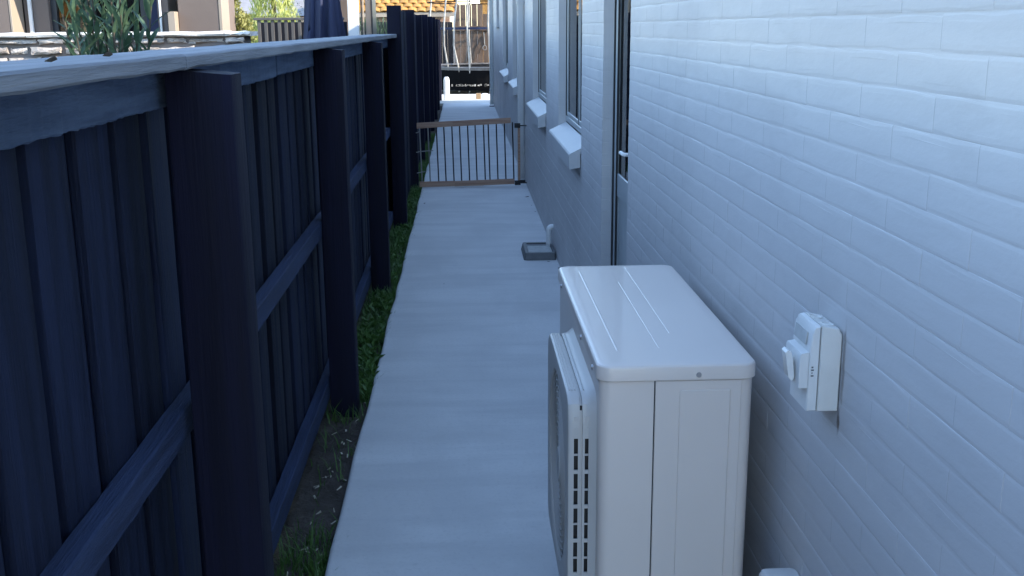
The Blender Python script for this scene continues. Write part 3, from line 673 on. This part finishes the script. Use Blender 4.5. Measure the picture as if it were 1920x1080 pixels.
# ------------------------------------------------------------------ neighbour side: stone wall
sw = thing('stone_wall', (-4.2, 9.2, -.1), 'low stacked schist garden wall with pale cap behind the dark fence', 'wall')
b = MB(); b.box(-7.0, -1.78, 9.05, 9.30, -.1, 1.447); b.build('core', 'mortar', sw)
x = -7.05
while x < -1.75:
    L_ = U(.5, .9); x2 = min(x+L_, -1.72)
    lps = []
    for k in range(9):
        xx = x+.004+(x2-x-.008)*k/8; j = lambda s_=.006: U(-s_, s_)
        lps.append([(xx, 8.995+j(), 1.449+j(.003)), (xx, 8.985+j(), 1.464+j()), (xx, 9.0+j(), 1.482+j(.005)), (xx, 9.33, 1.486+j(.004)), (xx, 9.34, 1.449)])
    cb = MB(); cb.loops(lps); cb.build('coping', 'stonecap', sw, smooth=45); x = x2
z = .95
while z < 1.44:
    h = min(U(.05, .10), 1.446-z)
    if 1.446-z-h < .04: h = 1.446-z
    x = -5.2+U(-.2, 0)
    while x < -1.78:
        L_ = min(U(.12, .38), -1.76-x)
        if L_ < .03: break
        dpt = U(.02, .06); yb = 9.048; yf = yb-dpt; g_ = .006
        nU, nV = 5, 3; lp = MB(); grid = {}; sk = [U(-.012, .02)*min(1, L_/.2), -U(-.012, .02)*min(1, L_/.2), U(-.06, .2)*h, U(-.06, .2)*h, U(-.1, .12)*h]
        for iu in range(nU+1):
            for iv in range(nV+1):
                fu, fv = iu/nU, iv/nV
                u = x+g_+(L_-2*g_)*fu+sk[0]*(1-fu)*fv+sk[1]*fu*(1-fv); v = z+g_+(h-2*g_)*fv+sk[2]*(1-fv)*fu-sk[3]*fv*(1-fu)-sk[4]*fv*4*fu*(1-fu)*.5
                edge = iu in (0, nU) or iv in (0, nV)
                yy = yf+U(-.012, .012)+(.014 if edge else 0)
                if edge: u += U(-.008, .008) if iu not in (0, nU) else U(0, .018)*(1 if iu == 0 else -1); v += U(0, .012)*(1 if iv == 0 else -1 if iv == nV else 0)
                grid[iu, iv] = len(lp.v); lp.v.append((u, yy, v))
        for iu in range(nU):
            for iv in range(nV): lp.f.append((grid[iu, iv], grid[iu+1, iv], grid[iu+1, iv+1], grid[iu, iv+1]))
        rim = [grid[k, 0] for k in range(nU+1)]+[grid[nU, k] for k in range(1, nV+1)]+[grid[k, nV] for k in range(nU-1, -1, -1)]+[grid[0, k] for k in range(nV-1, 0, -1)]
        bk_ = []
        for q in rim: bk_.append(len(lp.v)); lp.v.append((lp.v[q][0], yb, lp.v[q][2]))
        for k in range(len(rim)): k2 = (k+1) % len(rim); lp.f.append((rim[k], bk_[k], bk_[k2], rim[k2]))
        lp.build('stone', 'stone', sw, smooth=38); x += L_
    z += h

# ------------------------------------------------------------------ leafy shrub behind the fence
def leaf_mesh(L_, w):
    b = MB(); rows = ((0, .15), (.2, .7), (.45, 1), (.7, .75), (.9, .3), (1, .02)); st = []
    for t, ww in rows:
        zc = .10*L_*math.sin(t*2.2); st.append(len(b.v)); b.v += [(-w*ww, L_*t, zc+.18*w*ww), (0, L_*t, zc-.12*w), (w*ww, L_*t, zc+.18*w*ww)]
    for k in range(len(st)-1):
        for q in (0, 1): b.f.append((st[k]+q, st[k]+q+1, st[k+1]+q+1, st[k+1]+q))
    return b.mesh('leaf', 'leaf', Vector((0, 0, 0)), smooth='all', fix=False)
LEAVES = [leaf_mesh(L_, w) for L_, w in ((.16, .018), (.135, .016), (.19, .0185), (.11, .013))]
def leafy(loc, label, spread, ht, stems, per, zlow, group=None):
    root = thing('leafy_shrub', loc, label, 'shrub', group); lx, ly, lz = loc; st = MB()
    for k in range(stems):
        a = 2*math.pi*k/stems+U(-.3, .3); rr = spread*U(.25, 1); tip = Vector((lx+rr*math.cos(a), ly+rr*math.sin(a), lz+ht*U(.80, 1))); base = Vector((lx+.03*math.cos(a), ly+.03*math.sin(a), lz))
        mid = base.lerp(tip, .6)+Vector((0, 0, .05*ht)); st.tube([base, mid, tip], [.011, .008, .004], 6)
        for q in range(per):
            t = 1-(q/per)*(1-zlow); p_ = base.lerp(mid, t/.6) if t < .6 else mid.lerp(tip, (t-.6)/.4)
            a2 = q*2.4+U(-.4, .4); el = U(.5, 1.3) if q > 2 else U(.9, 1.45)
            rot = Euler((el, 0, a2)); piece('leaf', random.choice(LEAVES), root, p_, rot, [U(.8, 1.15)]*3)
    st.build('stem', 'bark', root, smooth=True)
leafy((-1.90, 6.0, -.1), 'dark green shrub with lance shaped leaves rising above the fence cap', .30, 2.0, 15, 18, .64, 'leafy shrubs in front of the stone wall')
leafy((-3.15, 7.4, -.1), 'small sprig of green leaves in front of the stone wall at far left', .14, 1.36, 5, 9, .75, 'leafy shrubs in front of the stone wall')

# ------------------------------------------------------------------ brown neighbour house with porch
nb = thing('brown_house', (-5.2, 15.5, -.1), 'brown plastered house with sunlit sides painted cream and dark windows behind the stone wall', 'house')
Y = 13.0
def bx(name, m, x0, x1, y0, y1, z0, z1, parent=None, bev=.004): b = MB(); b.box(x0, x1, y0, y1, z0, z1, bev); return b.build(name, m, parent or nb)
bx('pillar', 'brown', -7.6, -5.24, Y, Y+.34, -.1, 2.7)
bx('sunlit_side_strip', 'cream', -5.236, -5.21, Y-.004, Y+.344, -.1, 2.7)  # cream strip paints in the sunlit right face of the pillar
bx('downpipe', 'white', -5.14, -5.10, Y+.30, Y+.34, -.1, 2.7)
bx('wall', 'brown', -5.205, -4.92, Y+.36, Y+.6, -.1, 2.7)
# window group set back
bx('wall', 'brown', -4.915, -3.60, Y+.45, Y+.6, -.1, .7)
bx('wall', 'brown', -4.915, -3.60, Y+.45, Y+.6, 2.25, 2.7)
wf = MB()
for a_, b__ in ((-4.915, -4.85), (-4.50, -4.40), (-3.86, -3.80)): wf.box(a_, b__, Y+.43, Y+.52, .703, 2.247)
wf.box(-4.8495, -4.5005, Y+.43, Y+.52, .703, .76); wf.box(-4.3995, -3.8605, Y+.43, Y+.52, .703, .76); wn = wf.build('window', 'darkframe', nb)
for a_, b__ in ((-4.849, -4.501), (-4.399, -3.861)): bx('pane', 'glass', a_, b__, Y+.465, Y+.472, .761, 2.246, wn, 0)
bx('curtain', 'curtain', -4.30, -4.05, Y+.8, Y+.83, .3, 2.4)
d_ = bx('door', 'darkframe', -3.797, -3.60, Y+.40, Y+.47, -.1, 2.247); bx('panel', 'navy', -3.78, -3.62, Y+.39, Y+.3995, 0, 2.2, d_)
bx('wall', 'brown', -3.597, -3.47, Y+.2, Y+.6, -.1, 2.7)
bx('downpipe', 'white', -3.57, -3.545, Y+.16, Y+.195, -.1, 2.7)
bx('pier', 'darkframe', -3.465, -3.42, Y-.05, Y+.3, -.1, 1.70); bx('pier_sunlit_strip', 'cream', -3.417, -3.335, Y-.053, Y+.3, -.1, 1.706)  # cream strip paints in the sunlit right face of the pier
bx('wall', 'brown', -3.33, -2.862, Y+.1, Y+.5, -.1, 2.7); bx('sunlit_side_strip', 'cream', -2.859, -2.822, Y+.095, Y+.505, -.1, 2.7)  # cream end strip: sun on the wall's right face, put into colour
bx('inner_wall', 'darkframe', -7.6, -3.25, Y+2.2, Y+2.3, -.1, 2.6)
bx('wall', 'brown', -3.1, -2.875, Y+.52, Y+1.1, -.1, 2.7); bx('wall', 'brown', -7.6, -7.4, Y+.36, Y+2.1, -.1, 2.7)
rfb = MB(); rfb.prism([(-8.1, 2.72), (-2.60, 2.72), (-2.60, 2.86), (-5.3, 4.0), (-8.1, 2.86)], 'y', Y-.35, Y+2.5); rfb.build('roof', 'roofmetal', nb)

sky_blocker = MB(); sky_blocker.box(-9.5, -5.0, -14, -1.5, -.1, 2.7); sky_blocker.build('sky_blocker_wall', 'brown', nb)  # unseen block, added to cut the low sky glow on the brick wall
sky_blocker = MB(); sky_blocker.prism([(-10, 2.703), (-4.5, 2.703), (-4.5, 2.85), (-7.25, 4.4), (-10, 2.85)], 'y', -14.5, -1.0); sky_blocker.build('sky_blocker_roof', 'roofmetal', nb)
# far porch with white column
po = thing('porch', (-1.8, 18, -.1), 'white porch column between brown plastered walls beyond the low fence', 'porch')
Y = 18.0; k_ = Y/2000
X_ = lambda px: (px-867)*k_
bx('column', 'white', X_(660.5), X_(679), Y, Y+.16, -.1, 2.6, po)
bx('wall', 'brown', X_(630), X_(657), Y+.25, Y+.6, -.1, 2.6, po); bx('wall_strip', 'white', X_(636), X_(645), Y+.19, Y+.245, 1.75, 2.6, po)  # white strip: sunlit part of the wall above the shade line, as colour
bx('post', 'darkframe', X_(681.5), X_(684), Y+.20, Y+.26, -.1, 2.6, po); bx('rain_pipe', 'cream', X_(685), X_(687.5), Y+.2, Y+.24, -.1, 2.6, po)
bx('wall', 'sunbrown', X_(690), X_(700), Y+.25, Y+1.0, -.1, 2.6, po); bx('wall_strip', 'darkframe', X_(700.3), X_(703), Y+.22, Y+1.0, -.1, 2.6, po)
bx('roof', 'roofmetal', X_(628), X_(705), Y-.1, Y+3, 2.603, 2.75, po)

# folded patio umbrella
um = thing('patio_umbrella', (-1.40, 11.2, -.1), 'closed navy patio umbrella with hanging folds behind the fence', 'umbrella')
b = MB(); b.tube([(-1.40, 11.2, -.1), (-1.40, 11.2, 2.75)], .022, 10); b.build('pole', 'darkframe', um, smooth=True)
b = MB(); b.box(-1.65, -1.15, 10.95, 11.45, -.1, -.03, .01); b.build('base', 'darkframe', um)
lps = []
for k in range(15):
    t = k/14; z = 2.7-1.75*t; rr = .035+.155*t**.65
    lps.append([(-1.40+rr*(1+.30*math.cos(q*math.pi/4*1.0*8/4)*(.4+t))*math.cos(q*2*math.pi/64*1)+.01*math.sin(9*t+q), 11.2+rr*(1+.28*math.cos(8*q*2*math.pi/64+t))*math.sin(q*2*math.pi/64), z+.02*math.cos(8*q*2*math.pi/64)) for q in range(64)])
b = MB(); b.loops(lps, cap0=True, cap1=False); b.build('canopy', 'navy', um, smooth='all')

# slatted fence
sf = thing('slat_fence', (-2.0, 13.1, -.1), 'grey vertical slat fence catching sun between bush and navy umbrella', 'fence')
x = -2.42
for k in range(13):
    b = MB(); b.box(x, x+.038, 13.10, 13.135, -.1, 1.600, .003); b.build('slat', 'slat', sf); x += .079
b = MB(); b.box(-2.46, -1.40, 13.085, 13.15, 1.601, 1.632, .004); b.build('rail', 'slat', sf)
b = MB(); b.box(-2.44, -1.40, 13.140, 13.17, .3, .4); b.box(-2.44, -1.40, 13.42, 13.45, -.1, 1.58); b.build('backing', 'darkfence', sf)

# ------------------------------------------------------------------ vegetation behind
def crown(name, mat_, parent, pts, size, up=0.0, asp=.4):
    b = MB()
    for p_ in pts:
        n_ = Vector((U(-1, 1), U(-1, 1), U(-1, 1)+up)).normalized(); t_ = n_.cross(Vector((U(-1, 1), U(-1, 1), U(-1, 1)))).normalized()
        L_ = size*U(.6, 1.3); w = t_*L_*asp; l = n_*L_; p_ = Vector(p_)
        i = len(b.v); b.v += [tuple(p_), tuple(p_+l*.5-w*.5), tuple(p_+l), tuple(p_+l*.5+w*.5)]; b.f.append((i, i+1, i+2, i+3))
    return b.build(name, mat_, parent, fix=False)
bu = thing('bush', (-2.88, 14.4, -.1), 'yellow green sunlit bush between brown house and slat fence', 'bush')
b = MB()
for k in range(7): b.tube([(-2.88+U(-.05, .05), 14.4+U(-.05, .05), -.1), (-2.88+U(-.12, .12), 14.4, .8), (-2.93+U(-.15, .12), 14.4+U(-.2, .2), 1.7)], [.02, .015, .005], 5)
b.build('stem', 'bark', bu)
pts = []
cl = [(-2.87+U(-.17, .15), 14.4+U(-.3, .3), U(.7, 1.62), U(.06, .13)) for _ in range(40)]+[(-2.98+U(-.08, .10), 14.4+U(-.2, .2), U(1.6, 2.2), U(.05, .10)) for _ in range(14)]
for _ in range(3600):
    c = random.choice(cl); v = Vector((random.gauss(0, 1), random.gauss(0, 1), random.gauss(0, 1))); v = v.normalized()*c[3]*U(.6, 1.05); pts.append((c[0]+v.x, c[1]+v.y, c[2]+v.z))
crown('foliage', 'bushleaf', bu, pts, .065, .6)
cf = thing('conifer_tree', (-3.72, 22, -.1), 'tall bright green conifer beyond the slat fence', 'tree')
b = MB(); b.tube([(-3.72, 22, -.1), (-3.72, 22, 3.6)], [.07, .02], 8); b.build('trunk', 'bark', cf)
pts = []
for _ in range(7000):
    z = U(.2, 4.0); rr = .47*(1-max(0, z-1.6)/2.6)*(.72+.28*random.random())*(1+.08*math.sin(z*9)); a = U(0, 6.28); rr *= 1+.12*math.sin(a*7+z*2); pts.append((-3.72+rr*math.cos(a), 22+rr*math.sin(a), z))
crown('crown', 'conifer', cf, pts, .16, 2.2, .16)
sap = thing('bare_shrub', (-3.02, 21.2, -.1), 'thin pale leafless shrub right of the bright green conifer', 'shrub')
b = MB()
for k in range(16):
    x = -3.02+U(-.16, .2); b.tube([(-3.0+U(-.03, .03), 21.2, -.1), (x, 21.2+U(-.1, .1), 1.3), (x+U(-.12, .12), 21.2, U(1.7, 2.1))], [.012, .009, .004], 5)
b.build('branches', 'straw', sap)
crown('twig_leaves', 'straw', sap, [(-3.02+U(-.28, .2), 21.2+U(-.1, .1), U(1.5, 2.1)) for _ in range(160)], .05)
hg = thing('hedge_plant', (-2.2, 26, -.1), 'row of upright dark green plants under the orange roof', 'hedge')
crown('foliage', 'hedge', hg, [(U(-2.55, -1.2), 26+U(-.15, .15), U(.7, 1.62)) for _ in range(900)], .16, 3, .16)
dfn = thing('back_fence', (-4.5, 24, -.1), 'dark low board fence far behind the slat fence', 'fence')
b = MB(); b.box(-6.3, -3.0, 24, 24.05, -.1, 1.60); b.build('boards', 'darkfence', dfn); b = MB(); b.box(-6.3, -3.0, 23.97, 24.08, 1.602, 1.64); b.build('rail', 'slat', dfn)

# ------------------------------------------------------------------ far houses
oh = thing('orange_roof_house', (-3.2, 39, -.1), 'cream house with orange tiled roof above the far end of the fence', 'house')
b = MB(); b.box(-3.6, -.42, 36.6, 42, -.1, 2.02); b.build('wall', 'cream', oh); b = MB(); b.box(-3.6, -.42, 36.56, 36.597, 1.66, 1.80); b.build('wall_band', 'gatewood', oh)
b = MB(); b.box(-3.5, -.2, 36.25, 36.30, 1.86, 2.0); b.build('gutter', 'cream', oh)
A_ = R(24); tl = MB()
lps = []
for k in range(9):
    u = .30*k/8; hgt = .045*math.sin(math.pi*k/8)**.7 if k not in (0, 8) else 0
    lps.append([(u, 0, hgt+.012), (u, 0, hgt-.012), (u, .36, hgt-.04), (u, .36, hgt-.016)])
tl.loops(lps); TILE = tl.mesh('roof_tile', 'orange', Vector((0, 0, 0)), smooth=40)
def rows(r0, r1, x0, n, out=None):
    for r_ in range(r0, r1):
        for c in range(n):
            p_ = Vector((x0+c*.302+(.15 if r_ % 2 else 0), 36.22+r_*.32*math.cos(A_), 1.99+r_*.32*math.sin(A_)+.03))
            if out is None: piece('roof_tile', TILE, oh, p_+Vector((0, 0, U(-.006, .006))), (A_+U(-.015, .015), 0, U(-.012, .012)))
            else:
                mt = Matrix.Rotation(A_, 3, 'X'); i = len(out.v); out.v += [tuple(mt @ v.co+p_) for v in TILE.vertices]; out.f += [tuple(i+q for q in pl.vertices) for pl in TILE.polygons]
rows(0, 6, -3.3, 10); far = MB(); rows(6, 19, -3.3, 10, far); far.build('roof_tiles', 'orange', oh, kind='stuff', smooth=40, fix=False)
b = MB(); b.quad((-3.5, 36.25, 1.995), (-.2, 36.25, 1.995), (-.2, 42, 4.55), (-3.5, 42, 4.55)); b.quad((-3.5, 47.7, 1.995), (-.2, 47.7, 1.995), (-.2, 42.01, 4.55), (-3.5, 42.01, 4.55)); b.build('roof', 'orange', oh)
gh = thing('grey_roof_house', (-11.5, 46, -.1), 'far house with grey roof behind the green conifer', 'house')
b = MB(); b.box(-16, -6.6, 44, 50, -.1, 2.0); b.build('wall', 'sunbrown', gh); b = MB(); b.prism([(43.5, 2.0), (50.5, 2.0), (47, 3.5)], 'x', -9.55, -6.2); b.build('roof', 'greyroof', gh)
b = MB(); b.box(-15.9, -10.2, 43.6, 43.9, -.1, 3.2); b.build('gable_wall', 'sunbrown', gh)

# ------------------------------------------------------------------ end of the lane: gate, fence, trampoline, boxes
wg = thing('timber_gate', (.3, 29, 0), 'grey weathered board gate with diagonal brace behind the trampoline', 'gate')
x = -.20
while x < 1.3:
    b = MB(); b.box(x, x+.142, 29.0, 29.03, .02, (2.10 if x < .45 else 1.86)+U(-.015, .015), .003); b.build('board', 'cedar', wg); x += .149
b = MB(); b.box(-.2, 1.28, 28.955, 28.998, 1.42, 1.54, .004); b.build('ledge', 'cedar', wg); b = MB(); b.box(-.2, 1.28, 28.955, 28.998, .12, .24, .004); b.build('ledge', 'cedar', wg)
b = MB(); b.prism([(-.15, .26), (.0, .26), (.80, 1.40), (.64, 1.40)], 'y', 28.96, 28.997); b.build('brace', 'cedar', wg)
b = MB(); b.tube([(.58+.05*math.cos(R(a_)), 28.94, .98+.06*math.sin(R(a_))) for a_ in range(0, 361, 30)], .01, 6, False); b.tube([(.58, 28.94, 1.06), (.56, 28.94, 1.38)], .012, 6); b.build('hose', 'cord', wg)
ef = thing('end_fence', (-1.2, 29.3, -.1), 'dark board fence left of the weathered timber gate', 'fence')
x = -2.6
while x < -.25:
    b = MB(); b.box(x, x+.14, 29.3, 29.33, -.1, 1.66+U(-.01, .01), .003); b.build('board', 'darkfence', ef); x += .147
b = MB(); b.box(1.35, 4.4, 29.3, 29.35, -.1, 1.9); b.build('panel', 'darkfence', ef)
br = MB(); br.box(.55, 1.9, 33, 34, -.1, 2.45); bh = br.build('shed_wall', 'orange', None, 'orange brown shed wall seen over the right top of the timber gate', 'shed')

tr = thing('trampoline', (.75, 27.2, 0), 'trampoline with faded foam poles and net at the sunny end of the path', 'trampoline')
cx, cy, TR = .75, 27.2, 1.65
ringp = lambda r_, z, n_=48: [(cx+r_*math.cos(2*math.pi*k/n_), cy+r_*math.sin(2*math.pi*k/n_), z) for k in range(n_+1)]
b = MB(); b.tube(ringp(TR, .56), .022, 8, False); b.build('frame', 'steel', tr, smooth=True)
b = MB(); b.loops([[(p_[0], p_[1], .545) for p_ in ringp(TR-.28, 0)[:-1]], [(p_[0], p_[1], .535) for p_ in ringp(TR-.28, 0)[:-1]]]); b.build('jump_mat', 'mat_black', tr)
b = MB(); b.loops([ringp(TR+.03, .52)[:-1], ringp(TR+.035, .585)[:-1], ringp(TR-.02, .60)[:-1], ringp(TR-.26, .57)[:-1]], cap0=False, cap1=False); b.build('spring_pad', 'pad', tr, smooth=40)
b = MB(); b.loops([[(p_[0], p_[1], z) for p_ in ringp(TR+.02, 0)[:-1]] for z in (.05, .515)], False, False)
b.build('skirt', 'mat_black', tr)
poles = [(-.36, 26.05), (-.10, 25.78), (.14, 25.66), (.62, 25.52), (1.5, 25.7), (2.35, 27.0), (1.7, 28.6), (.2, 28.75), (-.75, 27.6)]
for k, (px, py) in enumerate(poles):
    dx = U(-.06, .06)
    b = MB(); pts = [(px+.02, py, .45), (px+dx*.3, py-.02, .62), (px-.06+dx, py-.05, 1.1), (px-.06+dx*.6, py-.06, 1.6), (px+.0, py-.03, 2.3)]
    b.tube(pts, [.019, .021, .018, .020, .018], 8); b.build('pole', 'foam', tr, smooth=True)
    b = MB(); b.tube([(px, py+.06, .53), (px+.01, py+.05, .02)], .019, 8); b.tube([(px-.0, py+.05, .022), (px-.0, py+.5, .022)], .019, 8); b.build('leg', 'steel', tr, smooth=True)
b = MB(); b.loops([[(p_[0], p_[1], z) for p_ in ringp(TR-.06, 0)[:-1]] for z in (.60, 1.2, 1.8, 2.25)], False, False); b.build('net', 'net', tr, smooth='all')
b = MB(); b.loops([[(p_[0], p_[1], z) for p_ in ringp(TR-.02, 0)[:-1]] for z in (1.46, 1.51)], False, False); b.build('strap', 'navy', tr)
b = MB(); b.tube(ringp(TR-.05, 2.10), .014, 6, False); b.build('top_ring', 'mat_black', tr, smooth=True)
b = MB()
for _ in range(46): xx = U(-.3, .75); a_ = U(.03, .09); b.box(xx, xx+U(.015, .04), 25.48, 25.50, .17+U(-.01, .01), .18+a_*.4)
b.build('pale_fringe', 'foam', tr)  # row of small pale bits in front of the skirt
b = MB(); b.box(.27, .375, 23.45, 23.56, -.006, .115, .004); b.build('carton', 'card', None, 'small cardboard box on the sunny concrete at the lane end', 'box')
b = MB(); b.loops([[(px, py, z) for px, py in rrect(.40+i_, .53-i_, 23.8+i_, 23.95-i_, .03, 4)] for z, i_ in ((-.006, 0), (.06, -.004), (.085, .006), (.09, .03))]); b.build('white_bag', 'white', None, 'small white bag lying right of the cardboard box', 'bag', smooth=40)

# ------------------------------------------------------------------ behind the camera, for reflections and bounce
fh = thing('street_house', (-34, -63, -.1), 'cream house with orange tiled roof across the street', 'house')
b = MB(); b.box(-36, -31.5, -66, -60, -.1, 2.5); b.build('wall', 'cream', fh); b = MB(); b.prism([(-66.6, 2.5), (-59.4, 2.5), (-63, 4.1)], 'x', -36.2, -31.3); b.build('roof', 'orange', fh)
